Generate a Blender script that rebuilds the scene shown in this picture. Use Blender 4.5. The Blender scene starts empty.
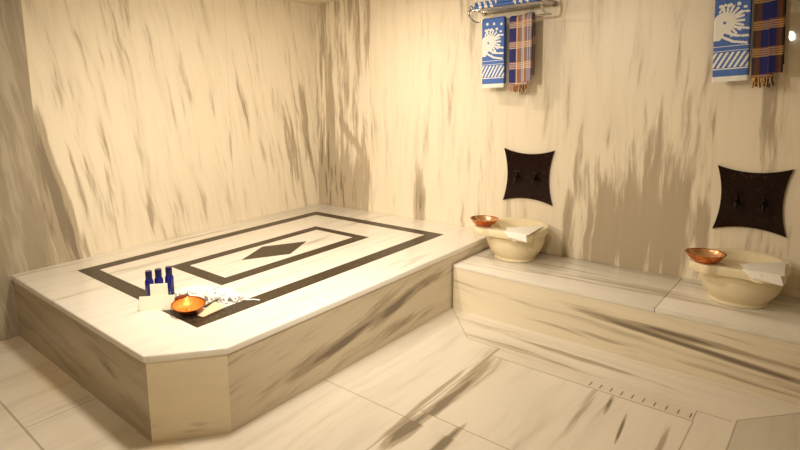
import bpy, bmesh, math, random
from mathutils import Vector, Matrix
random.seed(7)
scn = bpy.context.scene
COL = scn.collection

# ------------------------------------------------------------------ node helpers
class X:
    """a value socket with arithmetic"""
    nt = None
    def __init__(s, sock): s.s = sock
    def _m(op, a, b=None, c=None, clamp=False):
        n = X.nt.nodes.new('ShaderNodeMath'); n.operation = op; n.use_clamp = clamp
        for i, v in enumerate((a, b, c)):
            if v is None: continue
            if isinstance(v, X): X.nt.links.new(v.s, n.inputs[i])
            else: n.inputs[i].default_value = v
        return X(n.outputs[0])
    def __add__(a, b): return X._m('ADD', a, b)
    __radd__ = __add__
    def __sub__(a, b): return X._m('SUBTRACT', a, b)
    def __rsub__(a, b): return X._m('SUBTRACT', b, a)
    def __mul__(a, b): return X._m('MULTIPLY', a, b)
    __rmul__ = __mul__
    def gt(a, b): return X._m('GREATER_THAN', a, b)
    def lt(a, b): return X._m('LESS_THAN', a, b)
    def abs(a): return X._m('ABSOLUTE', a)
    def exp(a): return X._m('EXPONENT', a)
    def sat(a): return X._m('ADD', a, 0.0, clamp=True)
    def ramp(a, lo, hi):
        n = X.nt.nodes.new('ShaderNodeMapRange'); n.interpolation_type = 'SMOOTHSTEP'
        X.nt.links.new(a.s, n.inputs[0]); n.inputs[1].default_value = lo; n.inputs[2].default_value = hi
        return X(n.outputs[0])

def noise(x, y, z, scale=1., detail=3., rough=.55):
    c = X.nt.nodes.new('ShaderNodeCombineXYZ')
    for i, v in enumerate((x, y, z)):
        if isinstance(v, X): X.nt.links.new(v.s, c.inputs[i])
        else: c.inputs[i].default_value = v
    n = X.nt.nodes.new('ShaderNodeTexNoise')
    X.nt.links.new(c.outputs[0], n.inputs['Vector'])
    n.inputs['Scale'].default_value = scale; n.inputs['Detail'].default_value = detail
    n.inputs['Roughness'].default_value = rough
    return X(n.outputs[0])

def mixc(f, a, b):
    n = X.nt.nodes.new('ShaderNodeMix'); n.data_type = 'RGBA'
    if isinstance(f, X): X.nt.links.new(f.s, n.inputs[0])
    else: n.inputs[0].default_value = f
    for v, i in ((a, 6), (b, 7)):
        if isinstance(v, tuple): n.inputs[i].default_value = (*v, 1)
        else: X.nt.links.new(v, n.inputs[i])
    return n.outputs[2]

def new_mat(name, rough=.4, metal=0., color=None, spec=.5):
    m = bpy.data.materials.new(name); m.use_nodes = True
    X.nt = m.node_tree
    b = m.node_tree.nodes['Principled BSDF']
    b.inputs['Roughness'].default_value = rough; b.inputs['Metallic'].default_value = metal
    b.inputs['Specular IOR Level'].default_value = spec
    if color: b.inputs['Base Color'].default_value = (*color, 1)
    return m, b

def position():
    g = X.nt.nodes.new('ShaderNodeNewGeometry'); sp = X.nt.nodes.new('ShaderNodeSeparateXYZ')
    X.nt.links.new(g.outputs['Position'], sp.inputs[0])
    return [X(sp.outputs[i]) for i in range(3)]
def objpos():
    g = X.nt.nodes.new('ShaderNodeTexCoord'); sp = X.nt.nodes.new('ShaderNodeSeparateXYZ')
    X.nt.links.new(g.outputs['Object'], sp.inputs[0])
    return [X(sp.outputs[i]) for i in range(3)]

def setcol(b, sock): X.nt.links.new(sock, b.inputs['Base Color'])

CREAM = (.80, .705, .54)
VEIN = (.345, .27, .172)
DARK = (.15, .115, .075)

def field(s, l, feats):
    D = None
    for (s0, l0, rs, rl, sh, k) in feats:
        a = (s - s0 - (l - l0) * sh) * (1. / rs); b = (l - l0) * (1. / rl)
        g = (0. - (a * a) - (b * b)).exp() * k
        D = g if D is None else D + g
    return D

def marble_color(s, l, t, feats=(), base=CREAM, vein=VEIN, dark=DARK, ks=9., kl=.9, shear=0., amount=0., off=None, extra=None, contrast=1., mass=()):
    """streaky marble: veins run along l, vary across s"""
    sw = s - l * shear
    w = noise(s, l, t, 1.6, 2.) - .5
    sw = sw + w * .10
    if off is not None: t = t + off * 3.7
    n1 = noise(sw * ks, l * kl, t * 2., 1., 4., .62)          # long streaks
    n2 = noise(sw * ks * 2.6, l * kl * 2.2, t * 2. + 5., 1., 3., .6)   # short pointed streaks
    n3 = noise(s * 1.3, l * .7, t + 9., 1., 2.)                # broad cloud
    n4 = noise(sw * ks * 1.5, l * kl * .8, t * 2. + 11., 1., 3., .6)
    q = (n1 - .5) * 1.0 + (n2 - .5) * .75 + (n3 - .5) * .30 + amount
    D = None
    if feats: D = field(s, l, feats)
    if extra is not None: D = extra if D is None else D + extra
    if D is not None: q = q + D * (n4.ramp(.30, .62) * 1.1 + .35)
    d = (q + (n2 - .5) * 1.0).ramp(.42, .75)
    if mass: q = q + field(s, l, mass)
    f = q.ramp(.03, .30)
    light = (n2 * .4 + n1 * .6).ramp(.44, .66) * (.24 * contrast)
    c = mixc(light, base, vein)
    c = mixc(f * .76, c, vein)
    c = mixc(d * .78, c, dark)
    return c

# ------------------------------------------------------------------ dimensions (metres)
H, W, L = .45, 2.052, 3.09           # hot-stone platform
CH1, CH2 = .226, .314
BH, BD = .347, .702                  # bench
ZC = 2.52
RX, RY = 4.75, -5.9                  # far right wall, wall behind the camera

# ------------------------------------------------------------------ materials
def mat_wall_back():
    m, b = new_mat('wall_back_marble', .36, spec=.3)
    x, y, z = position()
    idx = x.gt(.733) + x.gt(1.94) + x.gt(3.217)
    feats = [ # s0, l0, rs, rl, shear, k
        (.10, 1.35, .08, .9, .03, .20), (.18, .75, .10, .5, .0, .22), (.46, 1.20, .05, .18, -.8, .18), (.33, .7, .16, .35, .1, .13),
        (.50, .55, .14, .2, 0, .08),
        (1.29, .62, .05, .25, 0, .20), (1.35, 1.15, .04, .3, .1, .10), (1.56, 1.5, .05, .3, .12, .07), (1.88, .95, .04, .35, .08, .12),
        (2.65, .80, .13, .30, 0, .17), (2.76, 1.05, .06, .28, 0, .15),
        (2.86, .85, .06, .4, 0, .15),
        (3.30, .75, .07, .28, 0, .25), (3.42, .68, .06, .22, 0, .22), (3.31, 1.75, .02, .15, 0, .15),
        (3.725, 1.5, .035, .36, -.04, .26), (3.80, .62, .15, .12, 0, .2), (3.62, 1.35, .03, .12, .0, .12), (3.90, 1.1, .03, .5, 0, .15),
        (4.2, 1.1, .15, .5, 0, .2)]
    mass = [(.19, 1.3, .03, .75, .03, .26), (.30, .62, .17, .36, .1, .20), (.46, 1.2, .05, .16, -.8, .16), (.60, .7, .1, .4, 0, .1), (3.04, .48, .26, .34, 0, .30), (3.13, 1.0, .06, .62, 0, .44), (3.02, .80, .055, .52, 0, .38), (2.87, .66, .05, .52, 0, .34), (3.22, .80, .045, .52, 0, .36), (2.74, .60, .045, .48, 0, .22), (3.33, .55, .05, .46, 0, .28), (3.43, .52, .04, .36, 0, .24), (2.62, .5, .04, .4, 0, .18), (2.80, .45, .14, .25, 0, .14), (3.725, 1.45, .035, .40, -.04, .16)]
    slab0 = x.lt(.733) * .17
    c = marble_color(x, z, y, feats, ks=10., kl=1.05, off=idx, extra=slab0, amount=-.06, mass=mass)
    seam = (x - .733).abs().lt(.0025) + (x - 1.94).abs().lt(.0018)
    c = mixc((seam * .35).sat(), c, VEIN)
    X.nt.links.new((.36 - x.gt(3.40) * .33).s, b.inputs['Roughness'])      # the end slab is polished brighter
    setcol(b, c); return m

def mat_wall_left():
    m, b = new_mat('wall_left_marble', .38, spec=.3)
    x, y, z = position()
    idx = y.gt(-2.825) + y.gt(-1.135)
    feats = [
        (-2.72, .92, .07, .48, -.22, .42), (-2.52, 1.1, .12, .45, -.18, .16), (-2.33, .95, .06, .45, -.18, .22), (-2.27, 1.92, .05, .2, -.1, .09),
        (-2.0, .68, .03, .16, -.1, .22), (-1.86, .66, .03, .16, -.1, .12), (-1.47, 1.94, .05, .22, -.1, .08),
        (-.67, 1.0, .10, .5, -.1, .05), (-.17, 1.3, .10, .55, -.12, .28), (-.35, 1.0, .12, .5, -.12, .18)]
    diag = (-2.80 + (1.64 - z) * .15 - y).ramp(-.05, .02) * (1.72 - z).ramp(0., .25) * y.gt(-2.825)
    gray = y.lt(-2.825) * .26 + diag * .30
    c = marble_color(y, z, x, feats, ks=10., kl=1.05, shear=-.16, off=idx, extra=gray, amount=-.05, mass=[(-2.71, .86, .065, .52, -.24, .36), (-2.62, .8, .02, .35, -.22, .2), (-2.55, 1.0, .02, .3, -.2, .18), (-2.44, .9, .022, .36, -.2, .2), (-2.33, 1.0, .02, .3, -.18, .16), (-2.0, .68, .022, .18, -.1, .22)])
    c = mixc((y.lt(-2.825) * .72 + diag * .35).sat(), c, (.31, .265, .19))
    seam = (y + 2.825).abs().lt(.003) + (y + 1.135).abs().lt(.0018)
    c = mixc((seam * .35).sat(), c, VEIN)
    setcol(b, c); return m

def mat_wall_plain(name, ax):
    m, b = new_mat(name, .18)
    p = position()
    c = marble_color(p[ax], p[2], p[1 - ax], base=(.42, .35, .25), ks=8., kl=.8, amount=-.03)
    setcol(b, c); return m

def mat_floor():
    m, b = new_mat('floor_marble', .22)
    x, y, z = position()
    strip = y.gt(-1.085) * (x - 2.05 - (-.70 - y) * .87).gt(0.) * (3.83 + (y + 1.05) * .78 - x).gt(0.)
    drain = y.gt(-1.205) * y.lt(-1.085) * x.gt(2.62) * x.lt(3.67)
    isx = (strip + drain).sat()
    inv = 1. - isx
    s = x * inv + y * isx
    l = y * inv + x * isx
    idx = strip * 2. + x.gt(2.62) * inv + (y.lt(-2.0) * x.gt(2.62)) + x.gt(3.67) * inv * 1.3 + y.lt(-2.1) * .6 + y.lt(-3.09) * 2.2 + x.lt(1.22) * .9
    fx = field(y, x, [(-.945, 3.35, .045, .75, -.10, .65), (-.86, 2.6, .03, .35, -.1, .10), (-1.04, 3.0, .02, .6, -.1, .10)]) * isx
    fy = field(x, y, [(2.66, -1.62, .028, .42, -.06, .95), (2.59, -1.75, .016, .42, -.02, .6), (2.52, -1.9, .03, .3, -.02, .18), (2.665, -2.16, .045, .2, 0, .6), (2.86, -2.2, .018, .25, -.02, .9),
                      (3.235, -1.45, .018, .26, -.03, .6), (3.32, -1.30, .009, .09, -.1, 1.2), (3.43, -1.5, .007, .12, -.1, 1.3), (3.30, -1.36, .02, .12, 0, .22),
                      (3.60, -1.5, .018, .3, 0, .3), (2.9, -1.7, .03, .3, 0, .10), (2.2, -1.15, .03, .25, 0, .14)]) * inv
    c = marble_color(s, l, z, (), base=(.80, .735, .62), ks=7., kl=.6, off=idx, extra=fx + fy, amount=-.115)
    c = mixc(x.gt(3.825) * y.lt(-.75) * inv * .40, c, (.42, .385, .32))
    yellow_tint = y.ramp(-3.42, -3.12) * y.lt(-3.0) * x.lt(2.1) * noise(x * 1.5, y * 1.5, 0., 1., 2.).ramp(.3, .6)  # yellow tint on the floor, stronger towards the platform front
    c = mixc(yellow_tint * .45, c, (.74, .54, .25))
    def seg(a, c0, o, lo, hi, w=.0035): return (a - c0).abs().lt(w) * o.gt(lo) * o.lt(hi)
    j = seg(y, -3.455, x, 0, 2.2, .006) + seg(x, 1.222, y, -3.455, -3.0) + seg(y, -2.10, x, 2.0, 2.62) + seg(y, -2.0, x, 2.62, 4.7)
    j = j + seg(x, 2.62, y, -6., -1.2) + seg(y, -1.205, x, 2.62, 3.67) + seg(x, 3.67, y, -3., -1.2) + seg(y, -1.085, x, 2.39, 3.81) + seg(x, 3.825, y, -3., -1.06)
    j = j + (x - 2.05 - (-.70 - y) * .87).abs().lt(.004) * y.gt(-1.085) + (3.83 + (y + 1.05) * .78 - x).abs().lt(.004) * y.gt(-1.06)
    c = mixc(j.sat() * .55, c, (.25, .19, .11))
    setcol(b, c); return m

def mat_marble(name, s, l, t, rough=.2, coords='pos', **kw):
    m, b = new_mat(name, rough)
    p = position() if coords == 'pos' else objpos()
    setcol(b, marble_color(p[s], p[l], p[t], **kw)); return m

TOPB = (.83, .785, .70)
M = {}
M['wall_back'] = mat_wall_back(); M['wall_left'] = mat_wall_left()
M['wall_right'] = mat_wall_plain('wall_right_marble', 1); M['wall_front'] = mat_wall_plain('wall_front_marble', 0)
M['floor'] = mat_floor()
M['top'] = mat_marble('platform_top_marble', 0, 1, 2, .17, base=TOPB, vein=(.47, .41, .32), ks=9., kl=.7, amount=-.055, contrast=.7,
                      feats=[(1.9, -1.5, .05, .6, .05, .06), (.15, -1.2, .06, .6, 0, .16), (.2, -2.3, .05, .3, 0, .06)])
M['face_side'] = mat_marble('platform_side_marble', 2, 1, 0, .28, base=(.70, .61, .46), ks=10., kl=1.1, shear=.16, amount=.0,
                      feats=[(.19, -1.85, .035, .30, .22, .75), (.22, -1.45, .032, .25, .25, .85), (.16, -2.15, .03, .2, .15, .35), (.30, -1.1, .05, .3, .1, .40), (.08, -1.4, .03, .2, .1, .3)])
M['face_front'] = mat_marble('platform_front_shaded_marble', 2, 0, 1, .3, base=(.52, .44, .315), ks=10., kl=1.0, shear=-.08, amount=.05,  # brown veined marble, base darkened to hold the panel's shade
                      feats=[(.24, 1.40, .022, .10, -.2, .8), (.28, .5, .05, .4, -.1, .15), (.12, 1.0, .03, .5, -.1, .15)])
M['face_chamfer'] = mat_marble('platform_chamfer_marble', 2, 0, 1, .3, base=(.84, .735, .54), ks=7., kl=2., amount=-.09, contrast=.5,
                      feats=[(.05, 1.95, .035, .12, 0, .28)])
M['bench_top'] = mat_marble('bench_top_marble', 1, 0, 2, .2, base=TOPB, vein=(.44, .37, .27), ks=9., kl=.6, amount=.0,
                      feats=[(-.36, 3.3, .05, .8, 0, .10)])
M['bench_face'] = mat_marble('bench_face_marble', 2, 0, 1, .28, base=(.80, .705, .53), ks=11., kl=.55, shear=-.06, amount=-.04,
                      feats=[(.215, 3.52, .014, .22, -.05, .95), (.15, 3.75, .015, .38, -.09, .95), (.20, 3.25, .02, .3, -.08, .4), (.27, 3.9, .02, .3, -.05, .25), (.07, 3.0, .02, .7, -.05, .12), (.05, 3.9, .02, .5, -.03, .25)])
M['basin'] = mat_marble('basin_marble', 0, 2, 1, .3, coords='obj', base=(.82, .71, .47), vein=(.55, .41, .22), ks=6., kl=4., amount=-.12, contrast=.5)
M['ceiling'], _b = new_mat('ceiling_plaster', .6); 
x, y, z = position(); setcol(_b, mixc(noise(x, y, z, 3.).ramp(.3, .7), (.74, .65, .50), (.78, .70, .55)))

m, b = new_mat('brown_granite', .35, spec=.2); x, y, z = position()
n = noise(x * 60, y * 60, z * 60, 1., 4., .7); n2 = noise(x * 14, y * 14, z * 14, 1., 3.)
c = mixc(n.ramp(.35, .7), (.028, .019, .010), (.092, .066, .037)); c = mixc((n2 * .5 + n * .5).ramp(.60, .72) * .6, c, (.17, .13, .085)); setcol(b, c); M['granite'] = m
m, b = new_mat('dark_plaque_stone', .2, spec=.18); x, y, z = position()
n = noise(x * 40, y * 40, z * 40, 1., 4., .7)
setcol(b, mixc(n.ramp(.55, .75), (.014, .006, .004), (.055, .024, .013))); M['plaque'] = m
M['bronze'], _ = new_mat('dark_bronze', .38, 1., (.030, .020, .016))
M['chrome'], _ = new_mat('chrome', .12, 1., (.62, .60, .56))
m, b = new_mat('hammered_copper', .24, 1.); x, y, z = objpos()
n = noise(x * 40, y * 40, z * 40, 1., 2.); setcol(b, mixc(n.ramp(.3, .7), (.50, .125, .032), (.74, .25, .075)))
bp = X.nt.nodes.new('ShaderNodeBump'); bp.inputs['Strength'].default_value = .25; bp.inputs['Distance'].default_value = .004
X.nt.links.new(n.s, bp.inputs['Height']); X.nt.links.new(bp.outputs[0], b.inputs['Normal']); M['copper'] = m
m, b = new_mat('copper_lining', .30, 1.); x, y, z = objpos()  # lighter copper colour stands in for highlights inside the bowls
n = noise(x * 30, y * 30, z * 30, 1., 2.); setcol(b, mixc(n.ramp(.3, .7), (.80, .42, .20), (.90, .62, .40))); M['lining'] = m
M['aged'], _ = new_mat('aged_copper', .4, .7, (.26, .055, .02))
m, b = new_mat('orange_copper_lining', .4, .35); x, y, z = objpos()
n = noise(x * 30, y * 30, z * 30, 1., 2.); setcol(b, mixc(n.ramp(.3, .7), (.90, .27, .03), (.95, .36, .06))); M['orange'] = m
M['bottle'], _b = new_mat('cobalt_glass', .10, 0., (.008, .010, .16)); _b.inputs['Coat Weight'].default_value = .5
M['cap'], _ = new_mat('navy_cap', .3, 0., (.006, .007, .06))
M['cream'], _ = new_mat('cream_card', .55, 0., (.93, .90, .74))
m, b = new_mat('white_cotton', .85); x, y, z = objpos()
setcol(b, mixc(noise(x * 90, y * 90, z * 90, 1., 2.).ramp(.3, .7), (.80, .79, .76), (.88, .87, .84))); M['white'] = m
m, b = new_mat('ivory_cloth', .85); x, y, z = objpos()
setcol(b, mixc(noise(x * 120, y * 120, z * 120, 1., 2.).ramp(.3, .7), (.80, .76, .68), (.87, .84, .77))); M['ivory'] = m
m, b = new_mat('peach_cloth', .8); x, y, z = objpos()
setcol(b, mixc(noise(x * 120, y * 120, z * 120, 1., 2.).ramp(.3, .7), (.78, .55, .34), (.84, .63, .42))); M['peach'] = m
M['brown_strip'], _ = new_mat('dark_brown', .4, 0., (.06, .035, .02))
M['slot'], _ = new_mat('drain_gap', .7, 0., (.34, .27, .18))
M['drain'] = mat_marble('drain_marble', 1, 0, 2, .25, base=(.76, .69, .57), ks=8., kl=.8, amount=-.06)
m, b = new_mat('woven_pattern', .85)
a = X.nt.nodes.new('ShaderNodeVertexColor'); a.layer_name = 'Col'; X.nt.links.new(a.outputs[0], b.inputs['Base Color'])
x, y, z = objpos(); n = noise(x * 300, y * 300, z * 300, 1., 2.)
bp = X.nt.nodes.new('ShaderNodeBump'); bp.inputs['Strength'].default_value = .3; bp.inputs['Distance'].default_value = .002
X.nt.links.new(n.s, bp.inputs['Height']); X.nt.links.new(bp.outputs[0], b.inputs['Normal']); M['woven'] = m

# ------------------------------------------------------------------ mesh helpers
def empty(name, loc=(0, 0, 0), rz=0.):
    o = bpy.data.objects.new(name, None); COL.objects.link(o)
    o.location = loc; o.rotation_euler = (0, 0, rz); o.empty_display_size = .1; return o
def obj(name, bm, mat, parent=None, smooth=False, loc=None):
    bmesh.ops.recalc_face_normals(bm, faces=bm.faces[:])
    me = bpy.data.meshes.new(name); bm.to_mesh(me); bm.free()
    for mm in (mat if isinstance(mat, (list, tuple)) else [mat]): me.materials.append(mm)
    if smooth:
        for p in me.polygons: p.use_smooth = True
        me.set_sharp_from_angle(angle=math.radians(40))
    o = bpy.data.objects.new(name, me); COL.objects.link(o)
    if parent: o.parent = parent
    if loc: o.location = loc
    return o
def tag(o, label, cat, group=None):
    o['label'] = label; o['category'] = cat
    if group: o['group'] = group
    return o
def struct(o): o['kind'] = 'structure'; return o
def box(bm, x0, x1, y0, y1, z0, z1, bevel=0., seg=2):
    r = bmesh.ops.create_cube(bm, size=1.)
    for v in r['verts']:
        v.co = Vector((x0 + (v.co.x + .5) * (x1 - x0), y0 + (v.co.y + .5) * (y1 - y0), z0 + (v.co.z + .5) * (z1 - z0)))
    if bevel:
        es = list({e for v in r['verts'] for e in v.link_edges})
        bmesh.ops.bevel(bm, geom=es, offset=bevel, segments=seg, affect='EDGES', profile=.5)
def prism(bm, pts, z0, z1, bevel=0., seg=3):
    lo = [bm.verts.new((x, y, z0)) for x, y in pts]; hi = [bm.verts.new((x, y, z1)) for x, y in pts]
    n = len(pts); fs = [bm.faces.new(lo[::-1]), bm.faces.new(hi)]
    for i in range(n): fs.append(bm.faces.new((lo[i], lo[(i + 1) % n], hi[(i + 1) % n], hi[i])))
    bmesh.ops.recalc_face_normals(bm, faces=fs)
    if bevel:
        es = [e for e in bm.edges if all(abs(v.co.z - z1) < 1e-6 for v in e.verts) and all(v in hi for v in e.verts)]
        bmesh.ops.bevel(bm, geom=es, offset=bevel, segments=seg, affect='EDGES', profile=.5)
def tube(bm, pts, r, n=10, closed=False, radii=None):
    pts = [Vector(p) for p in pts]; N = len(pts); rings = []
    ref = None
    for i, p in enumerate(pts):
        if closed: t = pts[(i + 1) % N] - pts[i - 1]
        else: t = pts[min(i + 1, N - 1)] - pts[max(i - 1, 0)]
        t.normalize()
        if ref is None: ref = Vector((0, 0, 1)) if abs(t.z) < .9 else Vector((1, 0, 0))
        u = (ref - t * ref.dot(t)).normalized(); v = t.cross(u); ref = u
        rr = radii[i] if radii else r
        rings.append([bm.verts.new(p + (u * math.cos(a) + v * math.sin(a)) * rr) for a in [2 * math.pi * k / n for k in range(n)]])
    for i in range(N if closed else N - 1):
        A, B = rings[i], rings[(i + 1) % N]
        for k in range(n): bm.faces.new((A[k], A[(k + 1) % n], B[(k + 1) % n], B[k]))
    if not closed: bm.faces.new(rings[0][::-1]); bm.faces.new(rings[-1])
def lathe(bm, prof, n=48, fn=None, mat=Matrix()):
    """prof: list of (r, z); fn(k, theta, r, z) -> (x, y, z)"""
    rings = []
    for k, (r, z) in enumerate(prof):
        if r < 1e-6: rings.append([bm.verts.new(mat @ Vector((0, 0, z)))]); continue
        ring = []
        for i in range(n):
            t = 2 * math.pi * i / n
            c = fn(k, t, r, z) if fn else (r * math.cos(t), r * math.sin(t), z)
            ring.append(bm.verts.new(mat @ Vector(c)))
        rings.append(ring)
    for A, B in zip(rings, rings[1:]):
        if len(A) == 1 and len(B) == 1: continue
        for i in range(n):
            j = (i + 1) % n
            if len(A) == 1: bm.faces.new((A[0], B[j], B[i]))
            elif len(B) == 1: bm.faces.new((A[i], A[j], B[0]))
            else: bm.faces.new((A[i], A[j], B[j], B[i]))
def smooth_path(pts, n=6):
    P = [Vector(p) for p in pts]; out = []
    for i in range(len(P) - 1):
        a, b, c, d = P[max(i - 1, 0)], P[i], P[i + 1], P[min(i + 2, len(P) - 1)]
        for k in range(n):
            t = k / n
            out.append(.5 * ((2 * b) + (c - a) * t + (2 * a - 5 * b + 4 * c - d) * t * t + (3 * b - a - 3 * c + d) * t ** 3))
    out.append(P[-1]); return out

# ------------------------------------------------------------------ the room
T = .12
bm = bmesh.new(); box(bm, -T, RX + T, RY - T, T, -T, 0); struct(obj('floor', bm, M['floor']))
bm = bmesh.new(); box(bm, -T, RX + T, RY - T, T, ZC, ZC + T); struct(obj('ceiling', bm, M['ceiling']))
bm = bmesh.new(); box(bm, -T, 0, RY - T, T, 0, ZC); struct(obj('wall_left', bm, M['wall_left']))
bm = bmesh.new(); box(bm, 0, RX, 0, T, 0, ZC); struct(obj('wall_back', bm, M['wall_back']))
bm = bmesh.new(); box(bm, RX, RX + T, RY - T, T, 0, ZC); struct(obj('wall_right', bm, M['wall_right']))
bm = bmesh.new(); box(bm, 0, RX, RY - T, RY, 0, ZC); struct(obj('wall_front', bm, M['wall_front']))

# ------------------------------------------------------------------ hot-stone platform in the corner
pl = tag(empty('marble_platform', (0, 0, 0)), 'large raised marble platform in the corner with dark inlaid rectangles and a diamond', 'platform')
ST = .033; OV = .012
bm = bmesh.new()
prism(bm, [(0.0, 0.0), (0.0, -L), (W - CH1, -L), (W, -L + CH2), (W, 0.0)], H - ST, H, .008)
obj('top_slab', bm, M['top'], pl, True)
zt = H - ST
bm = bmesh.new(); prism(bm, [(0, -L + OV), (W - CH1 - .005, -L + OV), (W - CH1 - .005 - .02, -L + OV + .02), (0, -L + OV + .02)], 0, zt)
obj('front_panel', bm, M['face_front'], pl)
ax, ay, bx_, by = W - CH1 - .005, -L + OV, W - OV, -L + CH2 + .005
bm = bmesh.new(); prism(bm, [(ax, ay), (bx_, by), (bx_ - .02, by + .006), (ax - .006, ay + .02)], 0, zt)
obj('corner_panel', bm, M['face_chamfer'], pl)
bm = bmesh.new(); prism(bm, [(bx_, by), (bx_, 0), (bx_ - .02, 0), (bx_ - .02, by)], 0, zt)
obj('side_panel', bm, M['face_side'], pl)
def frame(bm, xo0, xo1, yo0, yo1, xi0, xi1, yi0, yi1, z0, z1):
    O = [(xo0, yo0), (xo1, yo0), (xo1, yo1), (xo0, yo1)]; I = [(xi0, yi0), (xi1, yi0), (xi1, yi1), (xi0, yi1)]
    V = {}
    for nm, P in (('o', O), ('i', I)):
        for k, (x, y) in enumerate(P):
            for zz, z in ((0, z0), (1, z1)): V[nm, k, zz] = bm.verts.new((x, y, z))
    for k in range(4):
        j = (k + 1) % 4
        bm.faces.new([V['o', k, 1], V['o', j, 1], V['i', j, 1], V['i', k, 1]])
        bm.faces.new([V['o', k, 0], V['o', j, 0], V['i', j, 0], V['i', k, 0]])
        bm.faces.new([V['o', k, 0], V['o', j, 0], V['o', j, 1], V['o', k, 1]])
        bm.faces.new([V['i', k, 0], V['i', j, 0], V['i', j, 1], V['i', k, 1]])
IZ = H + .0008
bm = bmesh.new(); frame(bm, .275, 1.747, -2.741, -.332, .38, 1.63, -2.63, -.44, H - .004, IZ)
o = obj('inlay_border', bm, M['granite'], pl); o['label'] = 'outer dark brown stone border'
bm = bmesh.new(); frame(bm, .708, 1.318, -2.268, -.781, .80, 1.215, -2.165, -.865, H - .004, IZ)
o = obj('inlay_border', bm, M['granite'], pl); o['label'] = 'inner dark brown stone border'
bm = bmesh.new(); prism(bm, [(.838, -1.52), (.99, -1.85), (1.155, -1.52), (1.0, -1.19)], H - .004, IZ)
o = obj('inlay_diamond', bm, M['granite'], pl); o['label'] = 'dark brown stone diamond'

# ------------------------------------------------------------------ bench along the back wall
bn = tag(empty('marble_bench', (W, 0, 0)), 'low marble bench along the wall carrying the two basins', 'bench')
BJ = 3.367
def bx(name, x0, x1, y0, y1, z0, z1, mat, parent, bevel=0.):
    bm = bmesh.new(); box(bm, x0, x1, y0, y1, z0, z1, bevel); return obj(name, bm, mat, parent, bool(bevel))
bx('top_slab', 0.0, BJ - W - .001, -BD, 0, BH - .028, BH, M['bench_top'], bn, .005)
bx('top_slab', BJ - W + .001, RX - W, -BD, 0, BH - .028, BH, M['bench_top'], bn, .005)
bx('front_panel', 0.0, RX - W, -BD + .004, -BD + .024, 0, BH - .028, M['bench_face'], bn)

# ------------------------------------------------------------------ drain cover in the floor
bm = bmesh.new()
xs = [2.625]; k = 0
sx = 3.665
slots = [3.652 - i * .052 for i in range(9, -1, -1)]
for s in slots: xs += [s - .003, s + .003]
xs.append(sx); ys = [-1.203, -1.185, -1.137, -1.088]
zt, zb = .0030, .0004
g = {}
def gv(i, j, z):
    if (i, j, z) not in g: g[i, j, z] = bm.verts.new((xs[i], ys[j], z))
    return g[i, j, z]
for i in range(len(xs) - 1):
    for j in range(3):
        hole = j == 1 and i % 2 == 1
        z = zb if hole else zt
        f = bm.faces.new((gv(i, j, z), gv(i + 1, j, z), gv(i + 1, j + 1, z), gv(i, j + 1, z)))
        if hole:
            f.material_index = 1
            q = [(i, j), (i + 1, j), (i + 1, j + 1), (i, j + 1)]
            for a in range(4):
                (i0, j0), (i1, j1) = q[a], q[(a + 1) % 4]
                f = bm.faces.new((gv(i0, j0, zb), gv(i1, j1, zb), gv(i1, j1, zt), gv(i0, j0, zt))); f.material_index = 1
n = len(xs) - 1
for i in range(n):
    for j in (0, 3): bm.faces.new((gv(i, j, zt), gv(i + 1, j, zt), gv(i + 1, j, 0), gv(i, j, 0)))
for j in range(3):
    for i in (0, n): bm.faces.new((gv(i, j, zt), gv(i, j + 1, zt), gv(i, j + 1, 0), gv(i, j, 0)))
tag(obj('drain_cover', bm, [M['drain'], M['slot']]), 'long slotted marble drain strip set in the floor before the bench', 'drain')

# ------------------------------------------------------------------ marble basins
def make_basin(loc, R0, label):
    r = tag(empty('marble_basin', loc), label, 'basin', 'carved marble washbasins on the bench')
    def rim(theta, r0):
        R = r0
        for e in (math.radians(236), math.radians(304)):      # two square ears at the front corners of the rim
            d = (theta - e + math.pi) % (2 * math.pi) - math.pi
            if abs(d) < 1.2:
                lim = r0 + .085
                R = max(R, lim / (abs(math.cos(d)) ** 6 + abs(math.sin(d) * lim / .085) ** 6) ** (1 / 6))
        f = theta - math.radians(270)                            # straight front between the ears
        if abs(f) < math.radians(36): R = max(R, (r0 + .034) / math.cos(f))
        return R
    k = R0 / .245
    prof = [(0, 0), (.148, 0), (.156, .004), (.156, .016), (.149, .022), (.168, .042), (.200, .085), (.216, .130), (.222, .170), (.222, .205),
            (.240, .208), (.245, .214), (.245, .252), (.240, .26), (.205, .26), (.195, .252), (.190, .215), (.175, .13), (.13, .07), (.06, .050), (0, .048)]
    prof = [(a * k, z) for a, z in prof]
    def fn(i, t, r_, z):
        R = rim(t, r_) if 10 <= i <= 13 else r_
        return (R * math.cos(t), R * math.sin(t), z)
    bm = bmesh.new(); lathe(bm, prof, 144, fn)
    obj('bowl', bm, M['basin'], r, True)
    return r
B1 = (2.318, -.255, BH); B2 = (3.697, -.262, BH)
make_basin(B1, .234, 'round marble basin beside the platform edge')
make_basin(B2, .226, 'round marble basin at the right end of the bench')

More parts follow.
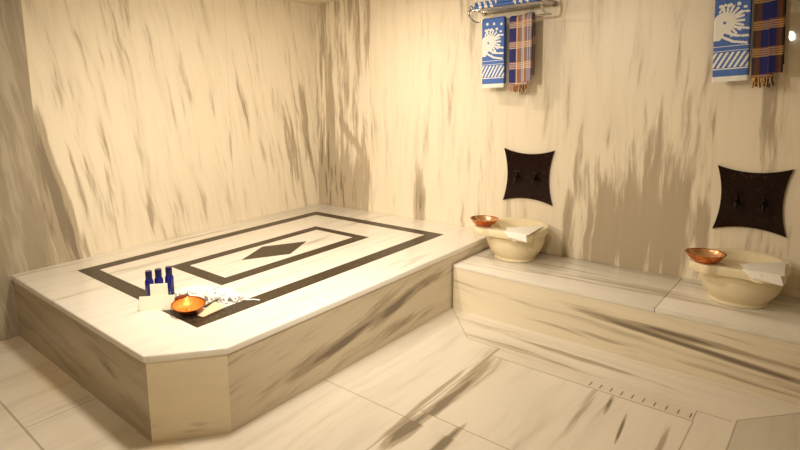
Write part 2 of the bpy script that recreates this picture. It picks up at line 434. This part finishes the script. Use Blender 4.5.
# ------------------------------------------------------------------ dark concave wall plaques with taps
def plaque(x0, x1, z0, z1, label):
    cx, cz = (x0 + x1) / 2, (z0 + z1) / 2; hx, hz = (x1 - x0) / 2, (z1 - z0) / 2
    r = tag(empty('wall_plaque', (cx, 0, cz)), label, 'plaque', 'dark concave stone plaques above the basins')
    pts = []; N = 14; sag = .17
    C4 = [(-1, -1), (1, -1), (1, 1), (-1, 1)]
    for k in range(4):
        a, b = C4[k], C4[(k + 1) % 4]
        for i in range(N):
            t = i / N; px = a[0] + (b[0] - a[0]) * t; pz = a[1] + (b[1] - a[1]) * t
            d = sag * (1 - (2 * t - 1) ** 2)
            mx, mz = (a[0] + b[0]) / 2, (a[1] + b[1]) / 2
            pts.append(((px - mx * d) * hx, (pz - mz * d) * hz))
    bm = bmesh.new()
    f = [bm.verts.new((x, -.018, z)) for x, z in pts]; bk = [bm.verts.new((x, 0, z)) for x, z in pts]
    bm.faces.new(f); bm.faces.new(bk[::-1])
    for i in range(len(pts)): bm.faces.new((f[i], f[(i + 1) % len(pts)], bk[(i + 1) % len(pts)], bk[i]))
    obj('stone_plate', bm, M['plaque'], r)
    for s in (-1, 1):
        bm = bmesh.new(); x = s * hx * .36
        tube(bm, smooth_path([(x, -.016, -.01), (x, -.05, -.008), (x, -.075, -.02), (x, -.08, -.05)]), .011, 12)
        tube(bm, [(x, -.018, -.01), (x, -.026, -.01)], .020, 16)
        tp = obj('tap', bm, M['bronze'], r, True)
        bm = bmesh.new(); tube(bm, [(x, -.045, 0.0), (x, -.045, .035)], .006, 10); tube(bm, [(x - .020, -.045, .037), (x + .020, -.045, .037)], .006, 10)
        obj('tap_handle', bm, M['bronze'], tp, True)
plaque(2.0993, 2.4943, .7314, 1.154, 'dark concave stone plaque with two taps above the basin beside the platform')
plaque(3.509, 3.8716, .709, 1.1177, 'dark concave stone plaque with two taps above the basin at the right')

# ------------------------------------------------------------------ towel racks and towels
def make_rack(x, label):
    r = tag(empty('towel_rack', (x, 0, 2.225)), label, 'towel rack', 'chrome wall racks above the basins')
    x0, x1 = 0., .56
    for y in (-.05, -.105, -.16, -.215):
        bm = bmesh.new(); tube(bm, [(x0, y, 0), (x1, y, 0)], .006, 10); obj('shelf_bar', bm, M['chrome'], r, True)
    bm = bmesh.new(); tube(bm, [(x0 - .02, -.12, -.082), (x1 + .02, -.12, -.082)], .007, 12); obj('hanging_rail', bm, M['chrome'], r, True)
    for xx in (x0, x1):
        bm = bmesh.new()
        tube(bm, smooth_path([(xx, 0, 0), (xx, -.10, 0), (xx, -.215, 0), (xx, -.245, -.008), (xx, -.248, -.035), (xx, -.21, -.062), (xx, -.16, -.078), (xx, -.12, -.082)]), .0075, 10)
        tube(bm, [(xx, 0, 0), (xx, -.012, 0)], .022, 16)
        tube(bm, smooth_path([(xx, -.215, 0), (xx, -.235, .02), (xx, -.215, .035), (xx, -.19, .02), (xx, -.20, 0)]), .005, 8)
        obj('bracket', bm, M['chrome'], r, True)
    return r
make_rack(1.895, 'chrome towel rack high on the wall above the basin beside the platform')
make_rack(3.40, 'chrome towel rack high on the wall above the basin at the right')

def hexc(r, g, b):
    return tuple(((v / 255 + .055) / 1.055) ** 2.4 if v > 10 else v / 255 / 12.92 for v in (r, g, b))
BLUE = hexc(78, 110, 180); WHT = (.80, .79, .74)
def seg_d(px, py, a, b):
    ax, ay = a; bx, by = b; dx, dy = bx - ax, by - ay
    t = max(0, min(1, ((px - ax) * dx + (py - ay) * dy) / (dx * dx + dy * dy)))
    return math.hypot(px - ax - t * dx, py - ay - t * dy)
RAYS = []
for k in range(11):                                   # short curved rays round the white head
    a = math.radians(-70 + k * 17)
    RAYS.append(((.33 + .25 * math.cos(a), 1.90 + .25 * math.sin(a)), (.33 + .50 * math.cos(a), 1.90 + .50 * math.sin(a)), .035))
RAYS += [((.25, 1.42), (.55, 1.25), .04), ((.55, 1.25), (.92, 1.18), .035), ((.35, 1.55), (.65, 1.42), .04), ((.65, 1.42), (.95, 1.40), .035), ((.6, 1.7), (.95, 1.62), .035),
         ((.6, 2.0), (.80, 2.15), .03), ((.80, 2.15), (.95, 2.14), .03), ((.15, 2.2), (.30, 2.42), .03), ((.30, 2.42), (.42, 2.35), .03)]
def sun_pattern(u, v, hgt):
    """u 0..1 across, v = height from the hem in units of the towel's width"""
    k = 2.77 / hgt; v = v * k
    if v < .17: return WHT
    if .395 < v < .42 or .96 < v < .985 or 1.10 < v < 1.125: return WHT
    if .45 < v < .93: return WHT if ((u * 6.2 - v * 3.6) % 1.0) < .5 else BLUE
    if v > 1.12:
        if math.hypot(u - .30, (v - 1.86)) < .045: return BLUE
        if math.hypot((u - .28) / 1.0, (v - 1.86) / 1.05) < .31: return WHT
        if u < .34 and 1.32 < v < 1.9 and u < .34 - (1.6 - v) * .55: return WHT
        for a, b, w in RAYS:
            if seg_d(u, v, a, b) < w: return WHT
        if v > 2.25:
            for (du, dv) in ((.18, 2.38), (.55, 2.62), (.88, 2.58), (.45, 2.40), (.68, 2.40), (.85, 2.28), (.25, 2.64)):
                if math.hypot(u - du, v - dv) < .055: return WHT
    return BLUE
def lerp(a, b, t): return tuple(a[i] + (b[i] - a[i]) * t for i in range(3))
def plaid(dark):
    navy = hexc(36, 38, 100) if not dark else hexc(16, 24, 92)
    org = hexc(146, 98, 64) if not dark else hexc(86, 48, 30)
    gry = hexc(122, 112, 130) if not dark else hexc(52, 44, 44)
    pale = hexc(225, 205, 180) if not dark else hexc(190, 160, 110)
    def f(u, v, hgt):
        if dark: c = gry if u < .16 else org if u < .38 else navy if u < .72 else org if u < .9 else hexc(30, 22, 24)
        else: c = navy if u < .40 else org if u < .60 else gry
        if not dark and (abs(u - .44) < .025 or abs(u - .72) < .03 or abs(u - .9) < .03): c = lerp(c, pale, .55)
        w = (v * .195 + .03) % .150
        if w < .052:
            line = (w / .013) % 1.0
            c = lerp(c, pale if line < .5 else hexc(200, 120, 50), .62 if line < .5 else .28)
        return c
    return f
def towel_mesh(bm, x0, x1, y, zt, front, back, th, colf, wid, nx=56, wave=.004, gap=.012, seed=0):
    """a towel hung over a rail: front flap, rounded top, back flap; colour laid on by column and height"""
    rnd = random.Random(seed); ph = rnd.random() * 6
    path = []
    nf = 150
    for i in range(nf + 1): path.append((-gap, zt - front + front * i / nf, front * i / nf))
    for i in range(1, 8):
        a = math.pi * i / 8; path.append((-gap * math.cos(a), zt + gap * math.sin(a), front + gap * a))
    nb = 30
    for i in range(nb + 1): path.append((gap, zt - back * i / nb, front + gap * math.pi + back * i / nb))
    lay = bm.loops.layers.float_color.get('Col') or bm.loops.layers.float_color.new('Col')
    def nrm(i):
        a = path[max(i - 1, 0)]; b = path[min(i + 1, len(path) - 1)]
        d = Vector((b[0] - a[0], b[1] - a[1])).normalized(); return Vector((-d.y, d.x))
    outer, inner = [], []
    for i, (py, pz, s) in enumerate(path):
        n = nrm(i); ro, ri = [], []
        sag = max(0, (zt - pz)) / front
        for k in range(nx + 1):
            u = k / nx; x = x0 + (x1 - x0) * u + sag * .004 * math.sin(ph + 3)
            wv = wave * sag * math.sin(u * 5 + ph) + .0015 * sag * math.sin(u * 14 + ph)
            edge = 1 - max(0, abs(2 * u - 1) - .94) / .06 * .6
            ro.append(bm.verts.new((x, y + py + wv + n.x * th / 2 * edge, pz + n.y * th / 2 * edge)))
            ri.append(bm.verts.new((x, y + py + wv - n.x * th / 2 * edge, pz - n.y * th / 2 * edge)))
        outer.append(ro); inner.append(ri)
    def face(vs, u, s):
        f = bm.faces.new(vs); c = colf(min(max(u, 0), 1), s / wid, front / wid)
        for lp in f.loops: lp[lay] = (*c, 1)
    n = len(path)
    for i in range(n - 1):
        s = (path[i][2] + path[i + 1][2]) / 2
        for k in range(nx):
            u = (k + .5) / nx
            face((outer[i][k], outer[i][k + 1], outer[i + 1][k + 1], outer[i + 1][k]), u, s)
            face((inner[i][k], inner[i + 1][k], inner[i + 1][k + 1], inner[i][k + 1]), u, s)
        for k in (0, nx): face((outer[i][k], outer[i + 1][k], inner[i + 1][k], inner[i][k]), k / nx, s)
    for i in (0, n - 1):
        for k in range(nx): face((outer[i][k], outer[i][k + 1], inner[i][k + 1], inner[i][k]), (k + .5) / nx, path[i][2])
RZ = 2.143
def blue_towel(x0, x1, tilt, label):
    cx = (x0 + x1) / 2
    bm = bmesh.new(); towel_mesh(bm, x0 - cx, x1 - cx, 0, 0, .508, .48, .016, sun_pattern, x1 - x0, gap=.0155, seed=1)
    o = tag(obj('patterned_towel', bm, M['woven'], None, True, loc=(cx, -.12, RZ)), label, 'towel', 'folded blue and white towels on the racks')
    o.rotation_euler.y = tilt
def plaid_towel(x0, x1, dark, label, seed):
    cx = (x0 + x1) / 2; pf = plaid(dark)
    r = tag(empty('plaid_towel', (cx, -.12, RZ - .0045)), label, 'towel', 'folded plaid towels on the racks'); r.rotation_euler.y = -.045 if dark else -.02
    bm = bmesh.new(); towel_mesh(bm, x0 - cx, x1 - cx - .035, 0, 0, .490, .46, .012, pf, .195, gap=.0175, seed=seed)
    obj('front_fold', bm, M['woven'], r, True)
    bm = bmesh.new(); towel_mesh(bm, x1 - cx - .065, x1 - cx, 0, -.0005, .465, .42, .009, lambda u, v, h: pf(.4 + u * .6, v + .1, h), .195, nx=14, gap=.029, seed=seed + 3)
    obj('rear_fold', bm, M['woven'], r, True)
    bm = bmesh.new(); rnd = random.Random(seed)
    lay = bm.loops.layers.float_color.new('Col')
    cols = [hexc(150, 95, 55), hexc(205, 175, 130), hexc(50, 36, 70), hexc(110, 60, 40)] if not dark else [hexc(120, 70, 40), hexc(200, 160, 100), hexc(24, 24, 70), hexc(60, 35, 25)]
    for i in range(26):
        x = x0 - cx + .006 + (x1 - x0 - .045) * i / 25; n0 = len(bm.faces)
        ln = rnd.uniform(.03, .055)
        y = -.0175 + rnd.uniform(-.004, .004)
        tube(bm, smooth_path([(x, y, -.485), (x + rnd.uniform(-.006, .006), y - .006, -.490 - ln * .5), (x + rnd.uniform(-.010, .010), y - .003, -.490 - ln)], 4), .0035, 6)
        bm.faces.ensure_lookup_table(); c = rnd.choice(cols)
        for f in bm.faces[n0:]:
            for lp in f.loops: lp[lay] = (*c, 1)
    o = obj('fringe', bm, M['woven'], r, True); o['label'] = 'knotted fringe'
blue_towel(1.950, 2.132, -.02, 'blue and white patterned towel hanging on the rack beside the lighter plaid towel')
plaid_towel(2.172, 2.348, False, 'plaid towel of navy, orange and cream hanging above the basin beside the platform', 11)
blue_towel(3.440, 3.612, -.045, 'blue and white patterned towel hanging at the right beside the darker plaid towel')
plaid_towel(3.626, 3.762, True, 'dark navy and brown plaid towel hanging at the far right', 21)
# folded towel lying on the shelf of the near rack
bm = bmesh.new(); lay = bm.loops.layers.float_color.new('Col')
box(bm, -.25, .25, -.085, .085, 0, .026, .010, 3); box(bm, -.245, .245, -.082, .082, .027, .052, .010, 3)
bmesh.ops.subdivide_edges(bm, edges=[e for e in bm.edges if e.calc_length() > .1], cuts=40, use_grid_fill=True)
for f in bm.faces:
    c = f.calc_center_median(); s = (c.x * 22 + c.z * 9 + c.y * 8) % 1.0
    k = WHT if (s < .42 and (-.22 < c.x < -.06 or .06 < c.x < .2)) else BLUE
    for lp in f.loops: lp[lay] = (*k, 1)
tag(obj('folded_towel', bm, M['woven'], None, True, loc=(2.165, -.135, 2.2312)), 'blue and white folded towel lying on top of the chrome rack shelf', 'towel')

# ------------------------------------------------------------------ copper bowls
def copper_bowl(loc, R, h, label, lining='lining', tilt=(0, 0, 0), handle=False):
    r = tag(empty('copper_bowl', loc), label, 'bowl', 'copper bath bowls')
    r.rotation_euler = tilt
    bm = bmesh.new()
    lathe(bm, [(0, 0), (.48 * R, 0), (.52 * R, .004), (.74 * R, .32 * h), (.90 * R, .70 * h), (.97 * R, .92 * h), (1.0 * R, .97 * h), (1.0 * R, h), (.955 * R, h),
               (.925 * R, .93 * h), (.86 * R, .70 * h), (.70 * R, .34 * h + .003), (.44 * R, .006), (0, .005)], 56)
    obj('body', bm, M['copper'], r, True)
    bm = bmesh.new()
    lathe(bm, [(.915 * R, .925 * h), (.85 * R, .70 * h + .001), (.69 * R, .34 * h + .005), (.43 * R, .008), (.17 * R, .007), (.15 * R, .018), (.08 * R, .024), (0, .025)], 56)
    o = obj('lining', bm, M[lining], r, True); o['label'] = 'paler inside, highlights put into its colour'
    if handle:
        bm = bmesh.new()
        c, s = math.cos(handle), math.sin(handle)
        pts = [(-.045, .90 * R), (.045, .90 * R), (.034, 1.22 * R), (0, 1.30 * R), (-.034, 1.22 * R)]
        vs = [(s * -a + c * d, c * a + s * d) for a, d in pts]
        prism(bm, vs, h - .004, h + .004, .002, 2)
        obj('grip', bm, M['aged'], r, True)
    return r
copper_bowl((2.150, -.425, BH + .2602), .105, .054, 'copper bowl resting on the rim of the basin beside the platform')
copper_bowl((3.552, -.468, BH + .2602), .100, .055, 'copper bowl resting on the rim of the basin at the right')
copper_bowl((1.543, -2.656, H + .006), .094, .050, 'glossy orange copper bowl lying on the platform beside the blue bottles', 'orange', (math.radians(3), math.radians(5), 0), handle=math.radians(170))

# ------------------------------------------------------------------ bottles and cards
def bottle(x, y, label, h=.162):
    r = tag(empty('glass_bottle', (x, y, H)), label, 'bottle', 'blue bottles on the platform')
    bm = bmesh.new(); k = h / .162
    lathe(bm, [(0, 0), (.0235, 0), (.0260, .003), (.0260, .100 * k), (.0245, .108 * k), (.0190, .120 * k), (.0175, .124 * k), (0, .124 * k)], 32); obj('body', bm, M['bottle'], r, True)
    bm = bmesh.new(); lathe(bm, [(.0, .1225 * k), (.0190, .1225 * k), (.0198, .127 * k), (.0198, .158 * k), (.0184, .162 * k), (0, .162 * k)], 32); obj('cap', bm, M['cap'], r, True)
bottle(1.198, -2.696, 'small dark blue bottle at the left of the row of three', .180)
bottle(1.210, -2.640, 'small dark blue bottle in the middle of the row of three', .180)
bottle(1.228, -2.580, 'small dark blue bottle nearest the copper bowl', .183)

def card(cx, cy, ang, w, h, d, label):
    r = tag(empty('cream_card', (cx, cy, H), ang), label, 'card', 'cream cards before the bottles')
    bm = bmesh.new()      # a folded stand-up card: two leaves meeting at the top
    t = .0022; top = Vector((0, h))
    sec = [(-d / 2, 0), (-t * .4, h), (t * .4, h), (d / 2, 0), (d / 2 - t, 0), (0, h - 2.5 * t), (-d / 2 + t, 0)]
    A = [bm.verts.new((-w / 2, y, z)) for y, z in sec]; B = [bm.verts.new((w / 2, y, z)) for y, z in sec]
    bm.faces.new(A); bm.faces.new(B[::-1])
    for i in range(len(sec)): j = (i + 1) % len(sec); bm.faces.new((A[i], A[j], B[j], B[i]))
    obj('folded_sheet', bm, M['cream'], r)
ang = math.atan2(.15, .13)
card(1.367, -2.744, ang, .20, .083, .030, 'low wide cream card standing in front of the blue bottles')
card(1.320, -2.704, ang, .098, .132, .034, 'taller narrow cream card standing between the wide card and the bottles')

# ------------------------------------------------------------------ white bath lif (fibre scrubber) and peach mitt on the platform
lf = tag(empty('bath_scrubber', (1.425, -2.45, H)), 'white frilly net bath scrubber lying behind the orange copper bowl', 'bath scrubber')
bm = bmesh.new(); rnd = random.Random(5)
ext = Vector((1.0, .52, 0)).normalized(); per = Vector((-ext.y, ext.x, 0))
for i in range(170):
    a = rnd.uniform(-.80, 1); b_ = rnd.uniform(-1, 1) * math.sqrt(max(0, 1 - a * a)); 
    c0 = ext * (a * .215) + per * (b_ * .085)
    hgt = .045 * math.sqrt(max(.05, 1 - a * a * .9 - b_ * b_ * .4))
    d = Vector((rnd.uniform(-1, 1), rnd.uniform(-1, 1), 0)).normalized(); e = Vector((-d.y, d.x, 0)); pts = []
    ln = rnd.uniform(.035, .06)
    for k in range(7):
        t = k / 6; pts.append(c0 + d * (t - .5) * ln + e * .010 * math.sin(t * 9 + i) + Vector((0, 0, .008 + hgt * math.sin(t * math.pi) * rnd.uniform(.8, 1.))))
    tube(bm, smooth_path(pts, 3), .0065, 6)
obj('frilled_net', bm, M['white'], lf, True)
bm = bmesh.new()
tube(bm, smooth_path([(.14, .07, .02), (.19, .10, .008), (.225, .125, .005), (.25, .15, .005), (.285, .165, .005)]), .0045, 8); obj('cord', bm, M['white'], lf, True)

def folded_cloth(name, corners, th, mat, parent, bulge=.006, nu=14, nv=14):
    """a folded cloth patch spanned by four corners (bilinear), with real thickness and a soft bulge"""
    a, b, c, d = [Vector(p) for p in corners]; bm = bmesh.new(); top, bot = [], []
    for i in range(nu + 1):
        u = i / nu; rt, rb = [], []
        for j in range(nv + 1):
            v = j / nv
            p = (a * (1 - u) + b * u) * (1 - v) + (d * (1 - u) + c * u) * v
            bl = bulge * math.sin(math.pi * u) * math.sin(math.pi * v)
            e = min(1, min(u, 1 - u) * nu / 1.5, min(v, 1 - v) * nv / 1.5); e = .45 + .55 * e
            rt.append(bm.verts.new(p + Vector((0, 0, bl + th * .5 * e)))); rb.append(bm.verts.new(p + Vector((0, 0, bl - th * .5 * e))))
        top.append(rt); bot.append(rb)
    for i in range(nu):
        for j in range(nv):
            bm.faces.new((top[i][j], top[i + 1][j], top[i + 1][j + 1], top[i][j + 1])); bm.faces.new((bot[i][j], bot[i][j + 1], bot[i + 1][j + 1], bot[i + 1][j]))
    for i in range(nu):
        for j in (0, nv): bm.faces.new((top[i][j], top[i + 1][j], bot[i + 1][j], bot[i][j]))
    for j in range(nv):
        for i in (0, nu): bm.faces.new((top[i][j], top[i][j + 1], bot[i][j + 1], bot[i][j]))
    return obj(name, bm, mat, parent, True)
pm = tag(empty('wash_mitt', (1.635, -2.572, H)), 'small peach wash mitt with a dark edge lying beside the orange copper bowl', 'mitt')
folded_cloth('cloth', [(-.010, -.085, .008), (.03, -.075, .006), (.02, .085, .012), (-.05, .06, .032)], .010, M['peach'], pm, .004)
o = folded_cloth('dark_strip', [(-.065, -.02, .020), (-.04, -.005, .022), (-.05, .095, .040), (-.075, .085, .028)], .008, M['brown_strip'], pm, .002); o['label'] = 'dark brown edge'  # plain dark brown strip along one edge of the cloth

def rim_cloth(loc, k, label):
    r = tag(empty('face_cloth', loc), label, 'cloth', 'folded ivory cloths on the basin rims')
    f = lambda *P: [(x * k, y * k, z) for x, y, z in P]
    folded_cloth('hanging_flap', f((.035, -.273, .268), (.205, -.280, .268), (.222, -.305, .222), (.085, -.300, .236)), .010, M['ivory'], r, .004)
    folded_cloth('lower_fold', f((.030, -.200, .265), (.195, .000, .265), (.205, -.270, .265), (.045, -.272, .265)), .006, M['ivory'], r, .001)
    folded_cloth('upper_fold', f((.015, -.185, .2715), (.205, .025, .272), (.222, -.282, .269), (.060, -.280, .271)), .006, M['ivory'], r, .006)
    return r
rim_cloth(B1, 1.0, 'folded ivory cloth draped on the rim of the basin beside the platform')
rim_cloth(B2, .97, 'folded ivory cloth draped on the rim of the basin at the right')

# ------------------------------------------------------------------ lights: warm ceiling lamps, a wall lamp behind the camera, one added spot
def spot(name, loc, target, power, color, size=100, blend=.6, rad=.05):
    d = bpy.data.lights.new(name, 'SPOT'); d.energy = power; d.color = color; d.spot_size = math.radians(size); d.spot_blend = blend; d.shadow_soft_size = rad
    o = bpy.data.objects.new(name, d); COL.objects.link(o); o.location = loc
    o.rotation_euler = (Vector(target) - Vector(loc)).to_track_quat('-Z', 'Y').to_euler(); return o
def point(name, loc, power, color, rad=.06):
    d = bpy.data.lights.new(name, 'POINT'); d.energy = power; d.color = color; d.shadow_soft_size = rad
    o = bpy.data.objects.new(name, d); COL.objects.link(o); o.location = loc; return o
WARM = (1., .885, .725)
def disc(name, loc, power, color, size=.16):
    d = bpy.data.lights.new(name, 'AREA'); d.shape = 'DISK'; d.size = size; d.energy = power; d.color = color
    o = bpy.data.objects.new(name, d); COL.objects.link(o); o.location = loc; return o
disc('ceiling_light', (2.00, -2.60, 2.49), 30, WARM, .28)
disc('ceiling_light', (1.45, -1.00, 2.49), 10, WARM)
spot('unseen_spot', (3.45, -3.40, 2.45), (.7, -1.3, .95), 230, WARM, 78, 1., .06)
spot('unseen_spot', (1.70, -4.60, 2.45), (2.15, 0, 1.0), 190, WARM, 62, 1., .05)  # added spot, brightens the back wall, left basin and bench front
point('wall_lamp', (3.385, -5.5, 2.19), 14, WARM, .05)
w = bpy.data.worlds.new('world'); scn.world = w; w.use_nodes = True
w.node_tree.nodes['Background'].inputs[0].default_value = (1, .8, .55, 1); w.node_tree.nodes['Background'].inputs[1].default_value = .02

# ------------------------------------------------------------------ camera
yaw, pit, rol = [math.radians(a) for a in (44.2561, -9.3074, -1.6001)]
F = Vector((-math.sin(yaw) * math.cos(pit), math.cos(yaw) * math.cos(pit), math.sin(pit)))
R = Vector((math.cos(yaw), math.sin(yaw), 0)); U = R.cross(F)
R2 = R * math.cos(rol) + U * math.sin(rol); U2 = U * math.cos(rol) - R * math.sin(rol)
cd = bpy.data.cameras.new('camera'); co = bpy.data.objects.new('camera', cd); COL.objects.link(co)
mx = Matrix((R2, U2, -F)).transposed().to_4x4(); mx.translation = Vector((4.1049, -4.2424, 1.6412)); co.matrix_world = mx
cd.sensor_fit = 'HORIZONTAL'; cd.sensor_width = 36; cd.lens = 554.4131 * 36 / 800
cd.shift_x = 83.4414 / 800; cd.shift_y = -42.2671 / 800; cd.clip_start = .02
scn.camera = co
scn.view_settings.view_transform = 'Standard'; scn.view_settings.look = 'None'; scn.view_settings.gamma = 1; scn.view_settings.use_curve_mapping = False
scn.view_settings.exposure = 0.38
